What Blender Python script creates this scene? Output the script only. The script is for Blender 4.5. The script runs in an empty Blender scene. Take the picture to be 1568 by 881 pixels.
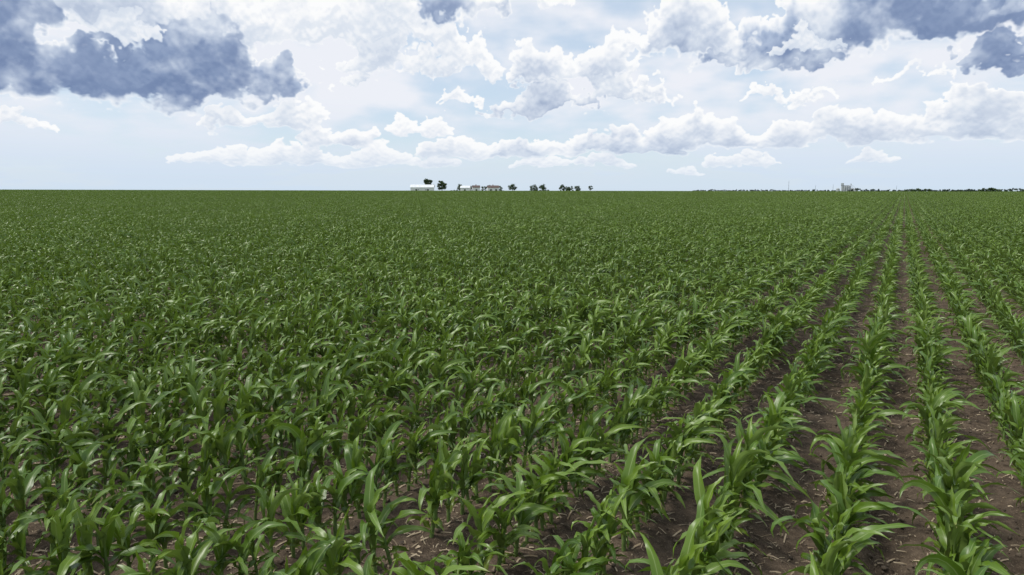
import bpy, math
import numpy as np
from mathutils import Vector

R = np.random.default_rng(7)
YAW = 29.65            # camera looks this many degrees left of the row direction (+Y)
ROW0, ROWS = -0.28, 0.76
CAMZ = 2.95
scene = bpy.context.scene
scene.view_settings.view_transform = 'Standard'
scene.view_settings.look = 'None'
scene.view_settings.exposure = 0

# ------------------------------------------------------------------ helpers
def smooth(t):
    t = np.clip(t, 0, 1)
    return t * t * (3 - 2 * t)

_tab = np.random.default_rng(3).random((256, 256))
def vnoise(x, y, s=1.0, o=0):
    x = np.asarray(x, float) * s + 13.7 * o
    y = np.asarray(y, float) * s + 7.3 * o
    xi = np.floor(x).astype(int); yi = np.floor(y).astype(int)
    fx = smooth(x - xi); fy = smooth(y - yi)
    a = _tab[xi & 255, yi & 255]; b = _tab[(xi + 1) & 255, yi & 255]
    c = _tab[xi & 255, (yi + 1) & 255]; d = _tab[(xi + 1) & 255, (yi + 1) & 255]
    return (a * (1 - fx) + b * fx) * (1 - fy) + (c * (1 - fx) + d * fx) * fy - 0.5

def terrain(x, y):
    x = np.asarray(x, float); y = np.asarray(y, float)
    r = np.hypot(x, y)
    rel = np.degrees(np.arctan2(x, y)) + YAW
    A = np.interp(rel, [-70, -36, -10, 10, 36, 70], [3.1, 2.85, 2.35, 2.15, 1.7, 1.5])
    h = A * smooth((r - 50) / 410) - A * smooth((r - 480) / 900)
    return h

def micro(x, y):
    x = np.asarray(x, float); y = np.asarray(y, float)
    r = np.hypot(x, y)
    h = 0.022 * np.cos(2 * np.pi * (x - ROW0) / ROWS)
    rough = 0.045 * vnoise(x, y, 3.5) + 0.035 * vnoise(x, y, 9, 1) + 0.03 * vnoise(x, y, 19, 2)
    dx = x - (ROW0 + 0.38)
    tr = smooth((0.17 - np.abs(dx)) / 0.05)
    tread = 0.014 * np.sign(np.sin(2 * np.pi * (y - np.abs(dx) * 0.9) / 0.13)) - 0.025
    h = h + rough * (1 - 0.65 * tr) + tread * tr
    return h * smooth((34 - r) / 16)

def polar(rel, d):
    a = math.radians(rel - YAW)
    return d * math.sin(a), d * math.cos(a)

def mesh_obj(name, verts, faces, mats, smooth_sh=False, fmat=None, uvs=None, link=True, attr=None, pr=None):
    me = bpy.data.meshes.new(name)
    verts = np.asarray(verts, dtype=np.float32)
    if isinstance(faces, np.ndarray):
        k = faces.shape[1]; nf = len(faces)
        me.vertices.add(len(verts)); me.vertices.foreach_set('co', verts.ravel())
        me.loops.add(nf * k); me.loops.foreach_set('vertex_index', faces.astype(np.int32).ravel())
        me.polygons.add(nf)
        me.polygons.foreach_set('loop_start', np.arange(0, nf * k, k, dtype=np.int32))
        me.polygons.foreach_set('loop_total', np.full(nf, k, dtype=np.int32))
    else:
        me.from_pydata([tuple(map(float, v)) for v in verts], [], [tuple(f) for f in faces])
    for m in mats: me.materials.append(m)
    if fmat is not None:
        me.polygons.foreach_set('material_index', np.asarray(fmat, dtype=np.int32))
    me.update(calc_edges=True)
    if smooth_sh:
        me.polygons.foreach_set('use_smooth', np.ones(len(me.polygons), dtype=bool))
    if uvs is not None:
        li = np.zeros(len(me.loops), dtype=np.int32); me.loops.foreach_get('vertex_index', li)
        uvl = me.uv_layers.new(name='UVMap')
        uvl.data.foreach_set('uv', np.asarray(uvs, dtype=np.float32)[li].ravel())
    if attr is not None:
        a = me.attributes.new('age', 'FLOAT', 'POINT'); a.data.foreach_set('value', np.asarray(attr, dtype=np.float32))
    if pr is not None:
        a = me.attributes.new('prand', 'FLOAT', 'POINT'); a.data.foreach_set('value', np.asarray(pr, dtype=np.float32))
    me.validate()
    ob = bpy.data.objects.new(name, me)
    if link: scene.collection.objects.link(ob)
    return ob

class NT:
    def __init__(s, tree): s.t = tree; s.n = tree.nodes; s.l = tree.links
    def node(s, typ, ins=None, **kw):
        nd = s.n.new(typ)
        for k, v in kw.items(): setattr(nd, k, v)
        for k, v in (ins or {}).items():
            if isinstance(v, bpy.types.NodeSocket): s.l.new(v, nd.inputs[k])
            else: nd.inputs[k].default_value = v
        return nd
    def math(s, op, a, b=0.0, c=0.0, clamp=False):
        return s.node('ShaderNodeMath', {0: a, 1: b, 2: c}, operation=op, use_clamp=clamp).outputs[0]
    def vm(s, op, a, b=(0, 0, 0), c=(0, 0, 0)):
        nd = s.node('ShaderNodeVectorMath', {0: a, 1: b}, operation=op)
        if op == 'MULTIPLY_ADD':
            if isinstance(c, bpy.types.NodeSocket): s.l.new(c, nd.inputs[2])
            else: nd.inputs[2].default_value = c
        return nd.outputs['Value'] if op in ('LENGTH', 'DOT_PRODUCT') else nd.outputs['Vector']
    def mapr(s, v, a, b, c=0.0, d=1.0, typ='SMOOTHSTEP'):
        return s.node('ShaderNodeMapRange', {'Value': v, 'From Min': a, 'From Max': b, 'To Min': c, 'To Max': d}, interpolation_type=typ).outputs[0]
    def mix(s, f, a, b, bt='MIX'):
        nd = s.node('ShaderNodeMix', data_type='RGBA', blend_type=bt)
        for i, v in ((0, f), (6, a), (7, b)):
            if isinstance(v, bpy.types.NodeSocket): s.l.new(v, nd.inputs[i])
            else: nd.inputs[i].default_value = v if i == 0 else (*v[:3], 1)
        return nd.outputs[2]
    def noise(s, vec, scale, detail=4, rough=0.5, out=0):
        return s.node('ShaderNodeTexNoise', {'Vector': vec, 'Scale': scale, 'Detail': detail, 'Roughness': rough}).outputs[out]

def new_mat(name):
    m = bpy.data.materials.new(name); m.use_nodes = True
    m.node_tree.nodes.clear()
    t = NT(m.node_tree)
    out = t.node('ShaderNodeOutputMaterial')
    return m, t, out

# ------------------------------------------------------------------ materials
def leaf_material():
    m, t, out = new_mat('corn_leaf')
    uv = t.node('ShaderNodeTexCoord').outputs['UV']
    sep = t.node('ShaderNodeSeparateXYZ', {0: uv})
    u, v = sep.outputs[0], sep.outputs[1]
    rnd = t.math('FRACT', t.math('ADD', t.node('ShaderNodeObjectInfo').outputs['Random'], t.node('ShaderNodeAttribute', attribute_name='prand').outputs['Fac']))
    age = t.node('ShaderNodeAttribute', attribute_name='age').outputs['Fac']
    geo = t.node('ShaderNodeNewGeometry')
    pos = geo.outputs['Position']
    big = t.noise(pos, 0.12, 2)
    c = t.mix(rnd, (0.056, 0.130, 0.008), (0.135, 0.225, 0.018))
    c = t.mix(t.mapr(age, 0.0, 0.25, 0.45, 0.0), c, (0.21, 0.22, 0.03))
    c = t.mix(t.mapr(age, 0.7, 1.0, 0.0, 0.65), c, (0.18, 0.28, 0.022))
    c = t.mix(t.mapr(big, 0.3, 0.7, 0.0, 0.4), c, (0.060, 0.118, 0.008))
    mid = t.math('ABSOLUTE', t.math('SUBTRACT', u, 0.5))
    rib = t.mapr(mid, 0.015, 0.06, 1.0, 0.0)
    c = t.mix(t.math('MULTIPLY', rib, 0.6), c, (0.30, 0.38, 0.15))
    vein = t.math('SINE', t.math('MULTIPLY', u, 110.0))
    c = t.mix(t.mapr(vein, -1, 1, 0.0, 0.18), c, (0.17, 0.26, 0.055))
    c = t.mix(t.math('MULTIPLY', geo.outputs['Backfacing'], 0.45), c, (0.17, 0.235, 0.075))
    tipr = t.math('MULTIPLY', t.mapr(v, 0.90, 1.0), t.mapr(rnd, 0.6, 0.9))
    c = t.mix(t.math('MULTIPLY', tipr, 0.7), c, (0.30, 0.24, 0.09))
    rg = t.math('MULTIPLY_ADD', geo.outputs['Backfacing'], 0.15, 0.38)
    bs = t.node('ShaderNodeBsdfPrincipled', {'Base Color': c, 'Roughness': rg, 'Specular IOR Level': 0.52})
    tc = t.mix(0.5, c, (0.20, 0.32, 0.01))
    tr = t.node('ShaderNodeBsdfTranslucent', {'Color': tc})
    mx = t.node('ShaderNodeMixShader', {0: 0.18})
    t.l.new(bs.outputs[0], mx.inputs[1]); t.l.new(tr.outputs[0], mx.inputs[2])
    t.l.new(mx.outputs[0], out.inputs[0])
    return m

def simple_mat(name, c1, c2, scale=1.0, rough=0.7, metallic=0.0, bump=0.0, coord='Object'):
    m, t, out = new_mat(name)
    co = t.node('ShaderNodeTexCoord').outputs[coord]
    n = t.noise(co, scale, 3, 0.6)
    c = t.mix(t.mapr(n, 0.35, 0.65), c1, c2)
    bs = t.node('ShaderNodeBsdfPrincipled', {'Base Color': c, 'Roughness': rough, 'Metallic': metallic})
    t.l.new(bs.outputs[0], out.inputs[0])
    return m

def soil_material():
    m, t, out = new_mat('field_soil')
    pos = t.node('ShaderNodeNewGeometry').outputs['Position']
    a = t.noise(pos, 1.3, 3, 0.6); b = t.noise(pos, 14, 4, 0.65); d = t.noise(pos, 60, 3, 0.7)
    c = t.mix(t.mapr(a, 0.3, 0.7), (0.055, 0.040, 0.029), (0.112, 0.084, 0.060))
    c = t.mix(t.mapr(b, 0.4, 0.7, 0, 0.7), c, (0.160, 0.121, 0.087))
    c = t.mix(t.mapr(d, 0.55, 0.75, 0, 0.6), c, (0.030, 0.022, 0.016))
    st = t.vm('MULTIPLY', pos, (160, 45, 1)); f = t.noise(st, 1, 1, 0.5)
    st2 = t.vm('MULTIPLY', pos, (40, 150, 1)); f2 = t.noise(st2, 1, 1, 0.5)
    c = t.mix(t.mapr(t.math('MAXIMUM', f, f2), 0.66, 0.74, 0, 0.7), c, (0.36, 0.28, 0.19))
    far = t.vm('LENGTH', pos)
    g = t.noise(pos, 0.01, 4)
    green = t.mix(t.mapr(g, 0.35, 0.65), (0.045, 0.09, 0.015), (0.065, 0.115, 0.025))
    c = t.mix(t.mapr(far, 440, 520), c, green)
    h = t.math('ADD', b, t.math('MULTIPLY', d, 0.5))
    bp = t.node('ShaderNodeBump', {'Strength': 0.9, 'Distance': 0.03, 'Height': h}).outputs[0]
    bs = t.node('ShaderNodeBsdfPrincipled', {'Base Color': c, 'Roughness': 0.95, 'Specular IOR Level': 0.15, 'Normal': bp})
    t.l.new(bs.outputs[0], out.inputs[0])
    return m

M_leaf = leaf_material()
M_stem = simple_mat('corn_stem', (0.12, 0.20, 0.05), (0.17, 0.26, 0.08), 30, 0.5)
M_soil = soil_material()
M_clod = simple_mat('soil_clod', (0.056, 0.042, 0.030), (0.15, 0.115, 0.083), 9, 0.95, coord='Object')
M_straw = simple_mat('dry_residue', (0.22, 0.165, 0.10), (0.48, 0.39, 0.27), 7, 0.8)
M_fol = simple_mat('tree_foliage', (0.025, 0.05, 0.014), (0.06, 0.10, 0.028), 0.35, 0.7)
M_folhaze = simple_mat('hazed_tree_foliage', (0.030, 0.052, 0.038), (0.048, 0.075, 0.055), 0.05, 0.8)  # aerial haze painted into the foliage colour as a bluish tint
M_bark = simple_mat('bark', (0.05, 0.04, 0.03), (0.10, 0.085, 0.07), 2, 0.9)
M_white = simple_mat('white_siding', (0.78, 0.78, 0.77), (0.85, 0.85, 0.84), 0.5, 0.6)
M_metal = simple_mat('galvanised_roof', (0.62, 0.65, 0.68), (0.74, 0.76, 0.78), 0.4, 0.5, 0.0)
M_red = simple_mat('brick_red', (0.20, 0.07, 0.055), (0.26, 0.095, 0.075), 0.5, 0.7)
M_shing = simple_mat('dark_shingle', (0.085, 0.06, 0.055), (0.14, 0.10, 0.09), 1, 0.9)
M_dark = simple_mat('dark_opening', (0.02, 0.022, 0.025), (0.035, 0.035, 0.04), 1, 0.3)
M_conc = simple_mat('concrete', (0.34, 0.37, 0.40), (0.48, 0.50, 0.52), 0.1, 0.8)
M_steel = simple_mat('mast_steel', (0.25, 0.26, 0.28), (0.35, 0.36, 0.38), 1, 0.5, 0.5)

# ------------------------------------------------------------------ ground
def grow(a, end, f=1.06, start=0.06):
    out = []; x = a; s = start
    sign = 1 if end > a else -1
    while (end - x) * sign > 0:
        s *= f; x += sign * s; out.append(x)
    out[-1] = end
    return out
xs = np.arange(-11, 5.001, 0.045); ys = np.arange(0.5, 15.001, 0.045)
xs = np.array(sorted(grow(-11, -9000)) + list(xs) + grow(5, 9000))
ys = np.array(sorted(grow(0.5, -9000)) + list(ys) + grow(15, 12000))
X, Y = np.meshgrid(xs, ys)
Z = terrain(X, Y) + micro(X, Y)
nx, ny = len(xs), len(ys)
V = np.stack([X.ravel(), Y.ravel(), Z.ravel()], 1)
i, j = np.meshgrid(np.arange(nx - 1), np.arange(ny - 1))
q = (j * nx + i).ravel()
F = np.stack([q, q + 1, q + nx + 1, q + nx], 1)
mesh_obj('ground', V, F, [M_soil], True)

# ------------------------------------------------------------------ corn plants
WIND = np.array([1.0, -0.25, -0.05])
def leaf(rng, base, phi, L, W, th0, th1, n, m, wind, cup, twist, wave):
    s = np.linspace(0, 1, n + 1)
    th = th0 + (th1 - th0) * s ** rng.uniform(0.9, 2.8)
    ph = phi + rng.normal(0, 0.4) * s
    d = np.stack([np.sin(th) * np.cos(ph), np.sin(th) * np.sin(ph), np.cos(th)], 1)
    d = d + WIND * (wind * s ** 1.2)[:, None]
    d /= np.linalg.norm(d, axis=1)[:, None]
    p = np.zeros((n + 1, 3)); p[0] = base
    p[1:] = base + np.cumsum((d[:-1] + d[1:]) * 0.5 * L / n, axis=0)
    s0 = np.array([-math.sin(phi), math.cos(phi), 0.0])
    sd = s0[None] - d * (d @ s0)[:, None]; sd /= np.linalg.norm(sd, axis=1)[:, None]
    nr = np.cross(d, sd)
    a = (twist * s ** 1.3)[:, None]
    sd2 = sd * np.cos(a) + nr * np.sin(a); nr2 = nr * np.cos(a) - sd * np.sin(a)
    w = 0.5 * W * (0.5 + 0.5 * smooth(s / 0.25)) * np.clip(1 - s ** 2.0, 0, 1) ** 0.85
    w[-1] = 0.0006
    js = np.linspace(-1, 1, m + 1)
    vs = []; uv = []
    ph1, ph2 = rng.uniform(0, 6.28, 2); fr = rng.uniform(14, 28)
    for jj in js:
        wv = wave * (abs(jj) ** 2) * np.sin(fr * s + (ph1 if jj > 0 else ph2)) * smooth(s * 4) * (w / (0.5 * W))
        off = cup * abs(jj) * w * (1.2 - 0.8 * s) + wv
        vs.append(p + sd2 * (w * jj)[:, None] + nr2 * off[:, None])
        uv.append(np.stack([np.full(n + 1, (jj + 1) / 2), s], 1))
    v = np.stack(vs, 1).reshape(-1, 3); uv = np.stack(uv, 1).reshape(-1, 2)
    k = m + 1
    a_, b_ = np.meshgrid(np.arange(m), np.arange(n)); q = (b_ * k + a_).ravel()
    f = np.stack([q, q + k, q + k + 1, q + 1], 1)
    return v, f, uv

def plant(rng, n, m, stemsides, nl=9):
    Vs, Fs, Us, As, Ms = [], [], [], [], []
    off = 0
    plane = rng.uniform(0, math.pi)
    lean = rng.normal(0, 0.08, 2)
    hs = rng.uniform(0.86, 1.16)
    Ls = np.interp(np.linspace(0, 1, nl), [0, .15, .35, .6, .8, 1], [.22, .31, .44, .52, .49, .32])
    topz = 0.34 * hs
    def stem_at(z): return np.array([lean[0] * z + 0.12 * z * z * 1, lean[1] * z, z])
    k = stemsides
    zs = [-0.02, 0.12, 0.24, topz + 0.06]; rs = [0.016, 0.015, 0.012, 0.005]
    v = []
    for z, r in zip(zs, rs):
        c = stem_at(z)
        for t in range(k):
            a = 2 * math.pi * t / k
            v.append(c + np.array([r * math.cos(a), r * math.sin(a), 0]))
    f = []
    for a in range(len(zs) - 1):
        for t in range(k):
            f.append([a * k + t, a * k + (t + 1) % k, (a + 1) * k + (t + 1) % k, (a + 1) * k + t])
    Vs.append(np.array(v)); Fs.append(np.array(f)); Us.append(np.zeros((len(v), 2))); As.append(np.full(len(v), .5)); Ms.append(np.ones(len(f)))
    off += len(v)
    for i in range(nl):
        t = i / (nl - 1)
        z = 0.04 + (topz - 0.02) * t ** 0.9
        phi = plane + (i % 2) * math.pi + rng.normal(0, 0.38)
        th0 = math.radians(np.interp(t, [0, .5, .8, 1], [40, 25, 16, 7]) + rng.normal(0, 7))
        th1 = math.radians(np.interp(t, [0, .3, .6, .85, 1], [130, 150, 148, 122, 55]) + rng.normal(0, 28))
        L = Ls[i] * hs * rng.uniform(0.82, 1.16)
        W = np.interp(t, [0, .3, .7, 1], [0.038, 0.065, 0.086, 0.054]) * rng.uniform(0.86, 1.12)
        v, f, uv = leaf(rng, stem_at(z), phi, L, W, th0, th1, n, m, rng.uniform(0.2, 1.0), np.interp(t, [0, .7, 1], [.25, .4, 1.0]),
                        rng.normal(0, 1.15), 0.017)
        Vs.append(v); Fs.append(f + off); Us.append(uv); As.append(np.full(len(v), t)); Ms.append(np.zeros(len(f)))
        off += len(v)
    return np.concatenate(Vs), np.concatenate(Fs), np.concatenate(Us), np.concatenate(As), np.concatenate(Ms)

c0 = bpy.data.collections.new('corn_plants_near')
c1 = bpy.data.collections.new('corn_row_blocks_mid')
c2 = bpy.data.collections.new('corn_row_blocks_far')
N0, N1, N2 = 40, 12, 7
SP = 0.165
BL = 24 * SP      # block length
rng = np.random.default_rng(11)
for k in range(N0):
    v, f, u, a, mi = plant(rng, 12, 4, 6, 9)
    c0.objects.link(mesh_obj('corn_plant', v, f, [M_leaf, M_stem], True, mi, u, False, a, np.zeros(len(v))))
def block(name, n, m, nl, col):
    A = [[], [], [], [], [], []]; off = 0
    for r in range(4):
        for s in range(24):
            if rng.random() < 0.035: continue
            v, f, u, a, mi = plant(rng, n, m, 3, nl)
            sc = np.clip(rng.normal(1.0, 0.1), .65, 1.25)
            v = v * sc + np.array([(r - 1.5) * ROWS + rng.normal(0, 0.012), (s - 11.5) * SP + rng.normal(0, 0.028), 0])
            for L_, x_ in zip(A, (v, f + off, u, a, mi, np.full(len(v), rng.random()))): L_.append(x_)
            off += len(v)
    v, f, u, a, mi, pr = [np.concatenate(q_) for q_ in A]
    col.objects.link(mesh_obj(name, v, f, [M_leaf, M_stem], True, mi, u, False, a, pr))
for k in range(N1): block('corn_row_block', 7, 2, 8, c1)
for k in range(N2): block('corn_row_block', 4, 2, 7, c2)

vd = np.array([math.sin(math.radians(-YAW)), math.cos(math.radians(-YAW))])
apex = -6.0 * vd
BW = 4 * ROWS
CI, CJ = np.meshgrid(np.arange(-190, 130), np.arange(-8, 140))
cx = (ROW0 + 1.5 * ROWS + CI * BW).ravel(); cy = (CJ * BL).ravel()
rr = np.hypot(cx, cy)
dx, dy = cx - apex[0], cy - apex[1]
ang = np.degrees(np.arccos(np.clip((dx * vd[0] + dy * vd[1]) / np.hypot(dx, dy), -1, 1)))
keep = (rr < 525) & ((ang < 44) | (rr < 9))
cx, cy, rr = cx[keep], cy[keep], rr[keep]
blk = rr > 14.5
fx, fy, fr_ = cx[blk], cy[blk], rr[blk]; n = len(fx)
L2 = np.where(fr_ > 60, 2, 1)
P2 = np.stack([fx, fy, terrain(fx, fy)], 1)
R2 = np.zeros((n, 3)); S2 = R.uniform(0.97, 1.03, n); I2 = np.where(L2 == 2, R.integers(0, N2, n), R.integers(0, N1, n))
off_r = (np.arange(4) - 1.5) * ROWS; off_s = (np.arange(24) - 11.5) * SP
gx, gy = np.meshgrid(off_r, off_s)
px = (cx[~blk][:, None] + gx.ravel()[None]).ravel(); py = (cy[~blk][:, None] + gy.ravel()[None]).ravel()
kp = R.random(len(px)) > 0.035
px, py = px[kp], py[kp]
row_id = np.round((px - ROW0) / ROWS)
px = px + 0.03 * (vnoise(py, row_id * 9.1, 0.35, 4)) * 2 + R.normal(0, 0.013, len(px))
py = py + R.normal(0, 0.028, len(py))
kp = (np.hypot(px, py) > 0.5)
px, py = px[kp], py[kp]
n = len(px)
P1 = np.stack([px, py, terrain(px, py) + micro(px, py) * 0.8], 1)
R1 = np.stack([R.normal(0, 0.06, n), R.normal(0, 0.06, n), R.normal(0, 0.40, n)], 1)
S1 = np.clip(1.07 + 0.18 * vnoise(px, py, 0.5, 6) * 2 + R.normal(0, 0.11, n), 0.6, 1.38)
I1 = R.integers(0, N0, n)
P = np.concatenate([P1, P2]); RO = np.concatenate([R1, R2]); S = np.concatenate([S1, S2])
I = np.concatenate([I1, I2]); LO = np.concatenate([np.zeros(n, int), L2])
print('plants', len(P1), 'blocks', len(P2))
me = bpy.data.meshes.new('corn_field')
me.vertices.add(len(P)); me.vertices.foreach_set('co', P.astype(np.float32).ravel())
a = me.attributes.new('rot', 'FLOAT_VECTOR', 'POINT'); a.data.foreach_set('vector', RO.astype(np.float32).ravel())
a = me.attributes.new('scl', 'FLOAT', 'POINT'); a.data.foreach_set('value', S.astype(np.float32))
a = me.attributes.new('idx', 'INT', 'POINT'); a.data.foreach_set('value', I.astype(np.int32))
a = me.attributes.new('lod', 'INT', 'POINT'); a.data.foreach_set('value', LO.astype(np.int32))
corn = bpy.data.objects.new('corn_field', me); scene.collection.objects.link(corn)
ng = bpy.data.node_groups.new('plant_corn', 'GeometryNodeTree')
ng.interface.new_socket('Geometry', in_out='INPUT', socket_type='NodeSocketGeometry')
ng.interface.new_socket('Geometry', in_out='OUTPUT', socket_type='NodeSocketGeometry')
gi = ng.nodes.new('NodeGroupInput'); go = ng.nodes.new('NodeGroupOutput')
def na(nm, dt):
    q = ng.nodes.new('GeometryNodeInputNamedAttribute'); q.data_type = dt; q.inputs[0].default_value = nm
    return q.outputs[0]
jn = ng.nodes.new('GeometryNodeJoinGeometry')
for k, col in enumerate((c0, c1, c2)):
    cmp_ = ng.nodes.new('FunctionNodeCompare'); cmp_.data_type = 'INT'; cmp_.operation = 'EQUAL'
    ii = [s for s in cmp_.inputs if s.type == 'INT']
    ng.links.new(na('lod', 'INT'), ii[0]); ii[1].default_value = k
    ci = ng.nodes.new('GeometryNodeCollectionInfo'); ci.inputs['Collection'].default_value = col
    ci.inputs['Separate Children'].default_value = True; ci.inputs['Reset Children'].default_value = True
    ip = ng.nodes.new('GeometryNodeInstanceOnPoints')
    ng.links.new(gi.outputs[0], ip.inputs['Points'])
    ng.links.new(cmp_.outputs[0], ip.inputs['Selection'])
    ng.links.new(ci.outputs[0], ip.inputs['Instance'])
    ip.inputs['Pick Instance'].default_value = True
    ng.links.new(na('idx', 'INT'), ip.inputs['Instance Index'])
    ng.links.new(na('rot', 'FLOAT_VECTOR'), ip.inputs['Rotation'])
    ng.links.new(na('scl', 'FLOAT'), ip.inputs['Scale'])
    ng.links.new(ip.outputs[0], jn.inputs[0])
ng.links.new(jn.outputs[0], go.inputs[0])
md = corn.modifiers.new('plant_corn', 'NODES'); md.node_group = ng

# ------------------------------------------------------------------ residue and clods
def wedge_pts(n, rmax, pw=0.75):
    r = rmax * R.random(n) ** pw + 1.5
    a = np.radians(R.uniform(-46, 46, n) - YAW)
    return r * np.sin(a), r * np.cos(a)
n = 38000
x, y = wedge_pts(n, 22)
dens = vnoise(x, y, 1.2, 8) + vnoise(x, y, 4, 9) * 0.6
k_ = dens > -0.18; x, y = x[k_], y[k_]; n = len(x)
L = R.uniform(0.02, 0.11, n) * R.uniform(0.5, 1.4, n); W = R.uniform(0.002, 0.007, n); an = R.uniform(0, math.pi, n)
dxy = np.stack([np.cos(an), np.sin(an)], 1); pxy = np.stack([-dxy[:, 1], dxy[:, 0]], 1)
z = terrain(x, y) + micro(x, y) + 0.008; tilt = R.normal(0, 0.18, n); bend = R.uniform(0, 0.012, n)
vs = np.zeros((n, 6, 3))
for e, (s, bz) in enumerate(((-0.5, 0), (0, 1), (0.5, 0))):
    for g, sd in enumerate((-1, 1)):
        vs[:, e * 2 + g, 0] = x + dxy[:, 0] * L * s + pxy[:, 0] * W * sd
        vs[:, e * 2 + g, 1] = y + dxy[:, 1] * L * s + pxy[:, 1] * W * sd
        vs[:, e * 2 + g, 2] = z + bz * bend + s * tilt * L + sd * W * 0.4
b = (np.arange(n) * 6)[:, None]
F = np.concatenate([b + np.array([[0, 1, 3, 2]]), b + np.array([[2, 3, 5, 4]])])
mesh_obj('crop_residue', vs.reshape(-1, 3), F, [M_straw])

n = 11000
x, y = wedge_pts(n, 17, 0.8)
t_ = (1 + 5 ** .5) / 2
ico = np.array([(-1, t_, 0), (1, t_, 0), (-1, -t_, 0), (1, -t_, 0), (0, -1, t_), (0, 1, t_), (0, -1, -t_), (0, 1, -t_), (t_, 0, -1), (t_, 0, 1), (-t_, 0, -1), (-t_, 0, 1)]) / 1.9
icf = np.array([(0, 11, 5), (0, 5, 1), (0, 1, 7), (0, 7, 10), (0, 10, 11), (1, 5, 9), (5, 11, 4), (11, 10, 2), (10, 7, 6), (7, 1, 8), (3, 9, 4), (3, 4, 2), (3, 2, 6), (3, 6, 8), (3, 8, 9), (4, 9, 5), (2, 4, 11), (6, 2, 10), (8, 6, 7), (9, 8, 1)])
sz = 0.006 + 0.024 * R.random(n) ** 2.5
vs = ico[None] * sz[:, None, None] * R.uniform(0.6, 1.35, (n, 12, 1)) * R.uniform(0.7, 1.3, (n, 1, 3)) * np.array([1, 1, 0.75])
vs[:, :, 0] += x[:, None]; vs[:, :, 1] += y[:, None]; vs[:, :, 2] += (terrain(x, y) + micro(x, y) + sz * 0.25)[:, None]
F = (np.arange(n) * 12)[:, None, None] + icf[None]
mesh_obj('soil_clods', vs.reshape(-1, 3), F.reshape(-1, 3), [M_clod])

# ------------------------------------------------------------------ trees
def limb(p0, p1, r0, r1, k=6):
    p0, p1 = np.array(p0, float), np.array(p1, float)
    d = p1 - p0; d /= np.linalg.norm(d)
    a = np.cross(d, [0.3, 0.9, 0.1]); a /= np.linalg.norm(a); b = np.cross(d, a)
    v = []
    for p, r in ((p0, r0), (p1, r1)):
        for t in range(k):
            g = 2 * math.pi * t / k
            v.append(p + r * (a * math.cos(g) + b * math.sin(g)))
    f = [[t, (t + 1) % k, k + (t + 1) % k, k + t] for t in range(k)]
    return np.array(v), np.array(f)

def leaf_cloud(rng, centers, radii, per, size):
    n = len(centers) * per
    c = np.repeat(centers, per, 0); r = np.repeat(radii, per)
    size = np.repeat(size, per) if np.ndim(size) else size
    d = rng.normal(size=(n, 3)); d /= np.linalg.norm(d, axis=1)[:, None]
    p = c + d * (r * rng.random(n) ** 0.45)[:, None] * np.array([1, 1, 0.75])
    u = rng.normal(size=(n, 3)); u /= np.linalg.norm(u, axis=1)[:, None]
    w = np.cross(u, rng.normal(size=(n, 3))); w /= np.linalg.norm(w, axis=1)[:, None]
    s = (size * rng.uniform(0.6, 1.3, n))[:, None]
    v = np.stack([p - u * s, p + w * s * 0.6, p + u * s, p - w * s * 0.6], 1).reshape(-1, 3)
    return v, np.arange(n * 4).reshape(-1, 4)

def tree(name, rel, d, w, h, seed, ncl=26, per=70, open_=1.0):
    rng = np.random.default_rng(seed)
    x, y = polar(rel, d); z0 = float(terrain(x, y))
    Vs, Fs, Ms = [], [], []; off = 0
    th = h * 0.28
    parts = [limb((0, 0, -0.3), (rng.normal(0, .15), rng.normal(0, .15), th), 0.035 * h, 0.025 * h, 8)]
    C = []; Rr = []
    for k in range(ncl):
        a = rng.uniform(0, 6.283); rr_ = rng.random() ** 0.6; e = rng.uniform(-0.95, 1)
        env = math.sqrt(max(0.05, 1 - (e * 0.92) ** 2))
        c = np.array([math.cos(a) * rr_ * env * w * 0.40, math.sin(a) * rr_ * env * w * 0.40, h * 0.56 + e * h * 0.34 + rng.normal(0, 0.02 * h)])
        C.append(c); Rr.append(rng.uniform(0.09, 0.17) * w * open_)
        if k < 9:
            parts.append(limb((0, 0, th * rng.uniform(0.8, 1.0)), c, 0.014 * h, 0.004 * h, 5))
    for v, f in parts:
        Vs.append(v); Fs.append(f + off); Ms.append(np.zeros(len(f))); off += len(v)
    v, f = leaf_cloud(rng, np.array(C), np.array(Rr), per, 0.035 * h + 0.05)
    Vs.append(v); Fs.append(f + off); Ms.append(np.ones(len(f)))
    ob = mesh_obj(name, np.concatenate(Vs), np.concatenate(Fs), [M_bark, M_fol], False, np.concatenate(Ms))
    ob.location = (x, y, z0)
    return ob

def B(q):   # bearing from the view bearing, from survey units
    return math.degrees(math.atan((q - 784) / 1055.0))
tree('oak_tree', B(656), 700, 13.5, 13.5, 1, 30, 70, 1.0)
tree('maple_tree', B(677), 690, 11.5, 11, 2, 46)
tree('maple_tree', B(706), 690, 10, 7.6, 3)
tree('ash_tree', B(720), 700, 6, 6.2, 4, 14)
tree('ash_tree', B(740), 690, 7, 6.0, 5, 14)
tree('maple_tree', B(749), 710, 8, 7.0, 6, 18)
tree('maple_tree', B(766), 690, 8, 5.8, 7, 18)
tree('oak_tree', B(785), 680, 12, 7.8, 8)
tree('oak_tree', B(818), 690, 11, 7.0, 9)
tree('maple_tree', B(831), 690, 12, 7.4, 10)
tree('maple_tree', B(862), 700, 10, 7.2, 12)
tree('ash_tree', B(872), 690, 9, 6.2, 13)
tree('ash_tree', B(884), 700, 8, 6.2, 14)
tree('maple_tree', B(904), 690, 6, 6.4, 15, 16)

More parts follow.
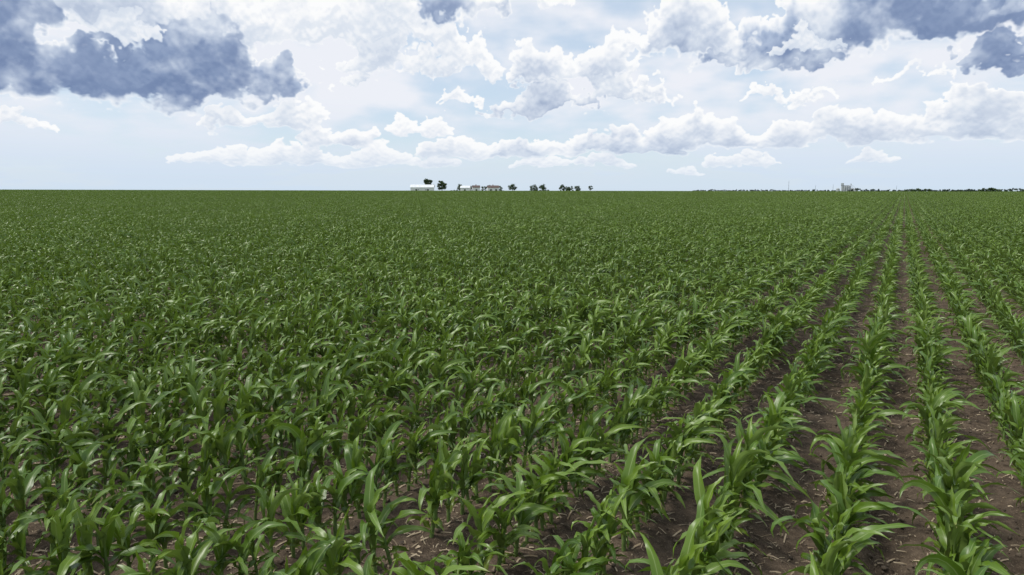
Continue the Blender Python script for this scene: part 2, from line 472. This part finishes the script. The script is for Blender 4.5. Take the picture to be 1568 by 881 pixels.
def tree_mass(name, spans, mat, seed):
    rng = np.random.default_rng(seed); C = []; Rr = []; Sz = []
    for a, b, d, h in spans:
        x0, y0 = polar(B(a), d); x1, y1 = polar(B(b), d)
        Lh = math.hypot(x1 - x0, y1 - y0); n = max(3, int(Lh / (h * 0.22)))
        for k in range(n):
            t = (k + rng.random()) / n
            x = x0 + (x1 - x0) * t + rng.normal(0, h * .3); y = y0 + (y1 - y0) * t + rng.normal(0, h * .3)
            z = float(terrain(x, y))
            prof = 0.45 + 0.55 * math.sin(math.pi * t) ** 0.5 * (0.7 + 0.3 * math.sin(t * Lh / h * 1.3 + a))
            r = h * rng.uniform(.2, .34)
            C.append((x, y, z + max(r * .6, (h * prof - r) * rng.random() ** .6))); Rr.append(r); Sz.append(h * 0.12)
    v, f = leaf_cloud(rng, np.array(C), np.array(Rr), 36, np.array(Sz))
    return mesh_obj(name, v, f, [mat])
tree_mass('hedgerow', [(690, 735, 700, 3.4), (740, 772, 705, 3.4), (812, 838, 700, 4.0), (855, 890, 705, 3.8)], M_fol, 21)
tree_mass('distant_trees', [(1380, 1424, 1150, 8), (1455, 1475, 1300, 7), (1500, 1533, 900, 8.5), (1556, 1640, 1200, 7.5)], M_fol, 22)
tree_mass('distant_treeline', [(1060, 1120, 3300, 12), (1115, 1200, 3200, 13), (1200, 1285, 3200, 11), (1300, 1345, 3000, 17), (1340, 1500, 3200, 13), (1440, 1700, 3000, 15)], M_folhaze, 23)

# ------------------------------------------------------------------ buildings
def box(x0, x1, y0, y1, z0, z1):
    v = np.array([(x, y, z) for z in (z0, z1) for y in (y0, y1) for x in (x0, x1)], float)
    f = np.array([(0, 2, 3, 1), (4, 5, 7, 6), (0, 1, 5, 4), (2, 6, 7, 3), (0, 4, 6, 2), (1, 3, 7, 5)])
    return v, f
def joinp(parts):
    V_, F_ = [], []; o = 0
    for v, f in parts:
        V_ += [tuple(a) for a in v]; F_ += [tuple(int(i) + o for i in g) for g in f]; o += len(v)
    return V_, F_
def child(parent, name, parts, mat):
    v, f = joinp(parts); ob = mesh_obj(name, v, f, [mat]); ob.parent = parent; return ob
def gable(name, rel, d, L, W, wh, rh, wall, roof, yaw=0, chimney=False, doors=2):
    e = bpy.data.objects.new(name, None); scene.collection.objects.link(e)
    x, y = polar(rel, d); e.location = (x, y, float(terrain(x, y)) + 0.3); e.rotation_euler = (0, 0, math.radians(YAW + yaw))
    l, w = L / 2, W / 2
    body = [(-l, -w, -.4), (l, -w, -.4), (l, w, -.4), (-l, w, -.4), (-l, -w, wh), (l, -w, wh), (l, w, wh), (-l, w, wh), (-l, 0, wh + rh), (l, 0, wh + rh)]
    bf = [(0, 1, 5, 4), (1, 2, 6, 9, 5), (2, 3, 7, 6), (3, 0, 4, 8, 7)]
    child(e, 'walls', [(body, bf)], wall)
    o = 0.4; t = 0.12; zz = wh - rh * o / w
    rp = [(-l - o, -w - o, zz + .02), (l + o, -w - o, zz + .02), (l + o, 0, wh + rh + .02), (-l - o, 0, wh + rh + .02), (-l - o, w + o, zz + .02), (l + o, w + o, zz + .02)]
    rp2 = [(a, b, c + t) for a, b, c in rp]
    v = rp + rp2
    f = [(0, 1, 2, 3), (3, 2, 5, 4), (6, 9, 8, 7), (9, 10, 11, 8), (0, 6, 7, 1), (4, 5, 11, 10), (0, 3, 9, 6), (3, 4, 10, 9), (1, 7, 8, 2), (2, 8, 11, 5)]
    child(e, 'roof', [(v, f)], roof)
    pr = []
    for k in range(doors):
        cx_ = -l + L * (k + 0.5) / doors
        pr.append(box(cx_ - .8, cx_ + .8, -w - .05, -w - .003, 0.0, min(wh - .6, 2.2)))
    child(e, 'doors', pr, M_dark)
    pr = [box(-l + L * (k + 1) / (doors + 1) - .4, -l + L * (k + 1) / (doors + 1) + .4, -w - .05, -w - .003, 1.2, 2.1) for k in range(doors)]
    child(e, 'windows', pr, M_dark)
    if chimney: child(e, 'chimney', [box(-.4, .4, .3, 1.1, wh + rh * .4, wh + rh + 1.0)], M_red)
    return e
gable('white_barn', B(647), 670, 22, 12, 3.9, 2.5, M_white, M_metal, 4, doors=2)
gable('white_shed', B(713), 675, 9, 7, 3.6, 1.9, M_white, M_metal, -8, doors=1)
gable('white_farmhouse', B(755), 680, 11, 8, 3.8, 2.0, M_white, M_shing, 8, True, doors=2)
gable('white_farmhouse', B(729), 675, 7, 6, 4.0, 1.8, M_white, M_shing, 10, True, doors=1)

def cyl(cx_, cy_, r, z0, z1, k=20, cone=0.0):
    v = [(cx_ + r * math.cos(2 * math.pi * t / k), cy_ + r * math.sin(2 * math.pi * t / k), z) for z in (z0, z1) for t in range(k)]
    v.append((cx_, cy_, z1 + cone))
    f = [(t, (t + 1) % k, k + (t + 1) % k, k + t) for t in range(k)] + [(k + t, k + (t + 1) % k, 2 * k) for t in range(k)]
    return v, f
e = bpy.data.objects.new('grain_elevator', None); scene.collection.objects.link(e)
x, y = polar(B(1296), 3000); e.location = (x, y, 0); e.rotation_euler = (0, 0, math.radians(YAW - 26))
child(e, 'concrete_silos', [cyl(-16 + 8.2 * k, 0, 4.1, 0, 21) for k in range(4)] + [cyl(-16 + 8.2 * k, 8.3, 4.1, 0, 21) for k in range(4)], M_conc)
child(e, 'headhouse', [box(-21, 12, 1.5, 6.5, 21.05, 24.5), box(-21, -11, 0, 8, 24.55, 33)], M_conc)
child(e, 'headhouse_windows', [box(-19 + 4 * k, -17.5 + 4 * k, 1.42, 1.49, 22.3, 23.6) for k in range(7)], M_dark)
child(e, 'steel_bins', [cyl(19, 2, 7, 0, 12, 24, 4), cyl(30, -4, 6, 0, 10, 24, 3.5), cyl(-31, 3, 6.5, 0, 11, 24, 4)], M_conc)
child(e, 'bucket_leg', [box(13, 14.6, 1, 2.6, 0, 29), box(12.2, 15.4, .6, 3.0, 29.05, 31)] + [limb((14.5, 1.8, 29), (30, -4, 14), .5, .5), limb((14.5, 1.8, 29), (19, 2, 16.2), .5, .5)], M_conc)

def mast(rel, d, h, w=1.4):
    x, y = polar(rel, d); parts = []
    cs = [(0, w * .58), (-w / 2, -w * .29), (w / 2, -w * .29)]
    for a in cs: parts.append(limb((a[0], a[1], 0), (a[0] * .5, a[1] * .5, h), .16, .12, 4))
    n = int(h / 2.5)
    for k in range(n):
        z0, z1 = h * k / n, h * (k + 1) / n; s0, s1 = 1 - .5 * k / n, 1 - .5 * (k + 1) / n
        for q_ in range(3):
            a, b = cs[q_], cs[(q_ + 1) % 3]
            parts.append(limb((a[0] * s0, a[1] * s0, z0), (b[0] * s1, b[1] * s1, z1), .07, .07, 3))
    v, f = joinp(parts)
    ob = mesh_obj('radio_mast', v, f, [M_steel]); ob.location = (x, y, float(terrain(x, y)))
mast(B(1207), 2600, 38, 1.8); mast(B(1248), 2800, 24); mast(B(1275), 2900, 27); mast(B(1372), 2900, 22)

# ------------------------------------------------------------------ cloud map (synthesised, az/el)
import time
T0 = time.time()
NW, NH = 5760, 1024
azv = ((np.arange(NW) + 0.5) / NW * 360 - 180).astype(np.float32)
vv = (np.arange(NH) + 0.5) / NH
elv = (90 * vv ** 2).astype(np.float32)
TN = 3072
def spectral(seed, slope, cut):
    g = np.random.default_rng(seed).standard_normal((TN, TN)).astype(np.float32)
    Fq = np.fft.rfft2(g)
    ky = np.fft.fftfreq(TN)[:, None]; kx = np.fft.rfftfreq(TN)[None]
    kk = np.sqrt(kx * kx + ky * ky) * 16         # cycles per degree
    Fq *= 1.0 / (kk ** 2 + cut ** 2) ** (slope / 2)
    Fq[0, 0] = 0
    o = np.fft.irfft2(Fq, s=(TN, TN)).astype(np.float32)
    return o / o.std()
tileA = spectral(1, 1.75, 0.35); tileB = spectral(2, 1.75, 0.35)
yco = (3.0 * elv ** 0.72)      # features flatten toward the horizon
def samp(tile, f, ox, oy, ax=1.0):
    gx = (azv * 16 * f * ax + ox) % TN; gy = (yco * 16 * f + oy) % TN
    xi = gx.astype(int); yi = gy.astype(int); fx = (gx - xi).astype(np.float32); fy = (gy - yi).astype(np.float32)[:, None]
    x1 = (xi + 1) % TN; y1 = (yi + 1) % TN
    xi %= TN; yi %= TN
    r0 = tile[yi]; r1 = tile[y1]
    rr_ = r0 * (1 - fy) + r1 * fy
    return rr_[:, xi] * (1 - fx) + rr_[:, x1] * fx
wa = samp(tileA, 0.55, 100, 50); wb = samp(tileB, 0.55, 900, 700)
amp = np.clip(elv / 8, 0.22, 1.0)[:, None]
AZ = azv[None] + 0.62 * amp * wa
EL = elv[:, None] + 0.42 * amp * wb
det = samp(tileA, 1.0, 1500, 1200) * 0.33
T = np.zeros((NH, NW), np.float32); DK = np.zeros((NH, NW), np.float32)
crng = np.random.default_rng(5)
def cloud(a, e, rx, rt, rb, dk=0.5, lump=1.0):
    H = rt + rb; base = e - rb
    n = int(np.clip(14 * rx / H * 2.2, 14, 90) * (1.5 if dk > .8 else 1))
    ps = []
    for k in range(n):
        u = crng.uniform(-1, 1); u = np.sign(u) * abs(u) ** 0.85
        env = math.sqrt(max(0.02, 1 - u * u)) * (0.72 + 0.28 * math.sin(u * 5 + a) )
        r = H * crng.uniform(0.14, 0.34) * (0.45 + 0.55 * env)
        y = base + (crng.random() ** 0.8) * max(0, H * env - r) + r * 0.25
        ps.append((a + u * rx, y, r))
    for (x, y, r) in ps:
        R_ = r * 1.25
        m = 2.6
        c0_ = int((x - R_ * 1.5 - m + 180) / 360 * NW); c1_ = int((x + R_ * 1.5 + m + 180) / 360 * NW) + 1
        c0_ = max(0, c0_); c1_ = min(NW, c1_)
        lo = max(0.0, y - R_ - 1.8); hi = y + R_ + 1.8
        r0_ = int(math.sqrt(lo / 90) * NH); r1_ = min(NH, int(math.sqrt(min(hi, 90) / 90) * NH) + 2)
        if c1_ <= c0_ or r1_ <= r0_: continue
        A_ = AZ[r0_:r1_, c0_:c1_]; E_ = EL[r0_:r1_, c0_:c1_]
        d2 = ((A_ - x) / (R_ * 1.5)) ** 2 + ((E_ - y) / R_) ** 2
        h = np.sqrt(np.clip(1 - d2, 0, 1))
        h *= smooth((E_ - (base - 0.12 * H)) / (0.30 * H))
        sub = T[r0_:r1_, c0_:c1_]
        hr = h * (0.45 + 0.55 * min(1.0, r / 1.0))
        T[r0_:r1_, c0_:c1_] = np.where(hr > sub, hr, sub + hr * 0.10)
        dd = DK[r0_:r1_, c0_:c1_]; w_ = smooth(h * 1.3)
        DK[r0_:r1_, c0_:c1_] = dd * (1 - w_) + dk * w_
# az, el, rx, r_top, r_bottom, darkness
CL = [(-28, 13.8, 9, 3.5, 2.2, .45), (-37, 13, 4, 4, 2.4, .85), (-34.0, 8.9, 8.6, 4.0, 2.6, .92), (-22.8, 10.2, 6.0, 3.0, 2.8, .85), (-29, 11.4, 3.0, 1.0, .7, .25),
      (-7.6, 10.7, 5.8, 2.0, 1.2, .3), (-11.5, 13.9, 6.2, 3.2, 2.2, .2), (-3.8, 15.6, 3.4, 2.4, 2.0, .75), (-17, 13.8, 4, 3, 1.2, .2), (-12, 8.7, 1.6, .9, .5, .3),
      (4.3, 9.8, 4.7, 2.2, 1.3, .52), (2.4, 7.3, 5.2, 1.3, .9, .6), (9.8, 8, 2.9, 1.4, .9, .4), (13.9, 12, 4.0, 3.2, 1.6, .6), (1.5, 15.2, 3, 1.5, .8, .2),
      (33, 14.2, 4.5, 3, 1.2, .5), (20.0, 10.6, 4.2, 1.9, 1.3, .8), (27, 12.9, 9.0, 4.4, 2.6, .9), (22, 11.0, 2.5, .9, .6, .3), (36.0, 8.9, 2.6, 1.9, .7, .8), (37, 12, 2.0, 2, .8, .7),
      (-13.8, 4.3, 3.2, 1.2, .6, .45), (-19.2, 5.6, 4.2, 1.6, .9, .3), (-7.6, 5.4, 2.6, 1.1, .6, .28), (-1.3, 3.8, 6.5, 1.2, 1.0, .3), (6.1, 4.1, 8, 1.1, 1.2, .55),
      (13.9, 4.8, 7.2, 1.3, 1.5, .45), (23.4, 4.3, 3.6, 1.4, 1.0, .35), (29, 4.8, 7.2, 1.9, 1.2, .42), (35.2, 5.0, 4.4, 2.6, 1.5, .4), (-24.4, 2.5, 2.0, .7, .35, .25),
      (-19.0, 2.9, 5.4, 1.3, .8, .25), (27.3, 2.4, 1.7, .6, .35, .3), (13.9, 1.5, 1.4, .5, .3, .3), (-35.5, 4.7, 2, .9, .5, .35), (18.3, 2.4, 2.8, .7, .5, .3), (-9.7, 2.7, 5, 1.1, .7, .25),
      (5, 2.4, 5, .7, .5, .3), (9, 11.6, 2.6, .9, .5, .25), (22, 7.4, 3.2, .7, .4, .2), (30, 7.8, 3, .6, .3, .2), (-4, 7.6, 1.8, .6, .3, .2)]
for c_ in CL: cloud(*c_)
for k in range(130):           # the rest of the sky, out of this view
    e_ = crng.uniform(2, 75); a_ = crng.uniform(-180, 180)
    if abs(a_) < 44 and e_ < 20: continue
    s_ = (0.6 + e_ * 0.11) * crng.uniform(.7, 1.4)
    if abs(a_) < 48 and e_ < 19 + s_ * 2: continue
    cloud(a_, e_, min(30, 2.6 * s_ / max(.3, math.cos(math.radians(e_)))), s_, s_ * .6, crng.uniform(.2, .8))
lf = samp(tileB, 0.45, 300, 1900)
DK = DK * np.clip(0.92 + 0.20 * lf, 0.42, 1.12)
T2 = T + 0.26 * det * smooth(T * 3 + 0.25)
wdt = 0.22 + 0.38 * np.clip(DK, 0, 1)
alpha = smooth((T2 - 0.05) / wdt)
# light reaching each point from above: optical depth accumulated downward
acc = np.zeros(NW, np.float32); OD = np.zeros_like(T)
dz_row = np.gradient(elv)
for r_ in range(NH - 1, -1, -1):
    d_ = float(dz_row[r_]); lam = 0.7 + 0.16 * float(elv[r_])
    acc = acc * math.exp(-d_ / lam) + alpha[r_] * (0.35 + np.clip(T2[r_], 0, 1.3)) * d_ / lam
    OD[r_] = acc
sh = 5
relief = np.zeros_like(T); relief[:-sh] = T2[:-sh] - T2[sh:]
relief[:, sh:] += 0.35 * (T2[:, sh:] - T2[:, :-sh])
relief = np.clip(relief, -0.3, 0.3)
light = np.exp(-1.0 * OD * (0.22 + 1.55 * DK))
rw = 0.20 + 0.26 * np.clip(1 - DK, 0, 1)
light = light * 1.12 + rw * relief + 0.07 * det + 0.04
light = light + 0.38 * (1 - alpha)
light = np.clip(light, 0, 1)
deep = np.clip((DK - 0.3) / 0.6, 0, 1)[..., None]
stops = np.array([0, .25, .55, .85, 1.0])
cA = np.array([(.49, .58, .74), (.58, .66, .79), (.72, .78, .87), (.90, .92, .955), (.98, .985, .99)])
cB = np.array([(.155, .225, .40), (.24, .32, .50), (.43, .52, .69), (.78, .83, .91), (.96, .965, .98)])
def ramp(c): return np.stack([np.interp(light, stops, c[:, q_]) for q_ in range(3)], -1).astype(np.float32)
col = ramp(cA) * (1 - deep) + ramp(cB) * deep
vl = samp(tileB, 0.16, 10, 10, 0.5) * 0.6 + samp(tileA, 0.5, 40, 900, 0.45) * 0.25
vl = smooth((vl + 1.2) / 1.8)
hz = smooth((10 - elv) / 10)[:, None]
vA = np.clip(0.70 + 0.30 * vl, 0, 1)
vA = np.maximum(vA, 0.95 * hz)
lowc = np.array([.64, .75, .88]); highc = np.array([.85, .875, .94])
kk = (smooth(elv / 8)[:, None] * vl)[..., None]
vcol = lowc * (1 - kk) + highc * kk
hzc = (0.50 * smooth((4.5 - elv) / 4.5))[:, None, None]
col = col * (1 - hzc) + lowc * hzc
aC = (alpha * 0.97)[..., None]
rgb = vcol * (1 - aC) + col * aC
A_out = vA * (1 - alpha) + alpha
lin = np.clip(rgb, 0, 1)
srgb = np.where(lin <= 0.0031308, lin * 12.92, 1.055 * np.power(lin, 1 / 2.4) - 0.055)
buf = np.concatenate([srgb, A_out[..., None]], -1).astype(np.float32)
img = bpy.data.images.new('cloud_map', NW, NH, alpha=True, float_buffer=False)
img.alpha_mode = 'CHANNEL_PACKED'
img.pixels.foreach_set(buf.ravel()); img.update(); img.pack()
print('cloud map', time.time() - T0)

# ------------------------------------------------------------------ world
SUN_EL, SUN_AZ = 58.0, -125.0      # azimuth clockwise from +Y
w = bpy.data.worlds.new('World'); scene.world = w; w.use_nodes = True
w.node_tree.nodes.clear(); t = NT(w.node_tree)
out = t.node('ShaderNodeOutputWorld')
D = t.node('ShaderNodeTexCoord').outputs['Generated']
D = t.vm('NORMALIZE', D)
sp = t.node('ShaderNodeSeparateXYZ', {0: D})
dx_, dy_, dz_ = sp.outputs
ca, sa = math.cos(math.radians(YAW)), math.sin(math.radians(YAW))
rx_ = t.math('ADD', t.math('MULTIPLY', dx_, ca), t.math('MULTIPLY', dy_, sa))
ry_ = t.math('SUBTRACT', t.math('MULTIPLY', dy_, ca), t.math('MULTIPLY', dx_, sa))
U_ = t.math('MULTIPLY_ADD', t.math('ARCTAN2', rx_, ry_), 1 / (2 * math.pi), 0.5)
V_ = t.math('SQRT', t.math('MULTIPLY', t.math('MAXIMUM', t.math('ARCSINE', dz_), 0.0005), 2 / math.pi))
uv = t.node('ShaderNodeCombineXYZ', {0: U_, 1: V_, 2: 0.0}).outputs[0]
im = t.node('ShaderNodeTexImage', {'Vector': uv}, extension='EXTEND', interpolation='Linear'); im.image = img
sky = t.node('ShaderNodeTexSky', sky_type='NISHITA', sun_disc=False, sun_elevation=math.radians(SUN_EL), sun_rotation=math.radians(SUN_AZ), altitude=200.0, dust_density=0.4)
b1 = t.node('ShaderNodeBackground', {'Color': sky.outputs[0], 'Strength': 0.14})
b2 = t.node('ShaderNodeBackground', {'Color': im.outputs[0], 'Strength': 1.0})
m1 = t.node('ShaderNodeMixShader', {0: im.outputs[1], 1: b1.outputs[0], 2: b2.outputs[0]})
t.l.new(m1.outputs[0], out.inputs[0])

# ------------------------------------------------------------------ sun
sl = bpy.data.lights.new('sun', 'SUN'); sl.energy = 2.8; sl.angle = math.radians(16); sl.color = (1, 0.96, 0.88)
so = bpy.data.objects.new('sun', sl); scene.collection.objects.link(so)
a_, e_ = math.radians(SUN_AZ), math.radians(SUN_EL)
sdir = Vector((math.sin(a_) * math.cos(e_), math.cos(a_) * math.cos(e_), math.sin(e_)))
so.rotation_euler = sdir.to_track_quat('Z', 'Y').to_euler(); so.location = (0, 0, 50)

# ------------------------------------------------------------------ camera
cam = bpy.data.cameras.new('camera'); co = bpy.data.objects.new('camera', cam); scene.collection.objects.link(co)
cam.sensor_width = 36; cam.lens = 24; cam.clip_start = 0.05; cam.clip_end = 30000
co.location = (0, 0, CAMZ); co.rotation_euler = (math.radians(90 - 8.06), 0, math.radians(YAW))
scene.camera = co
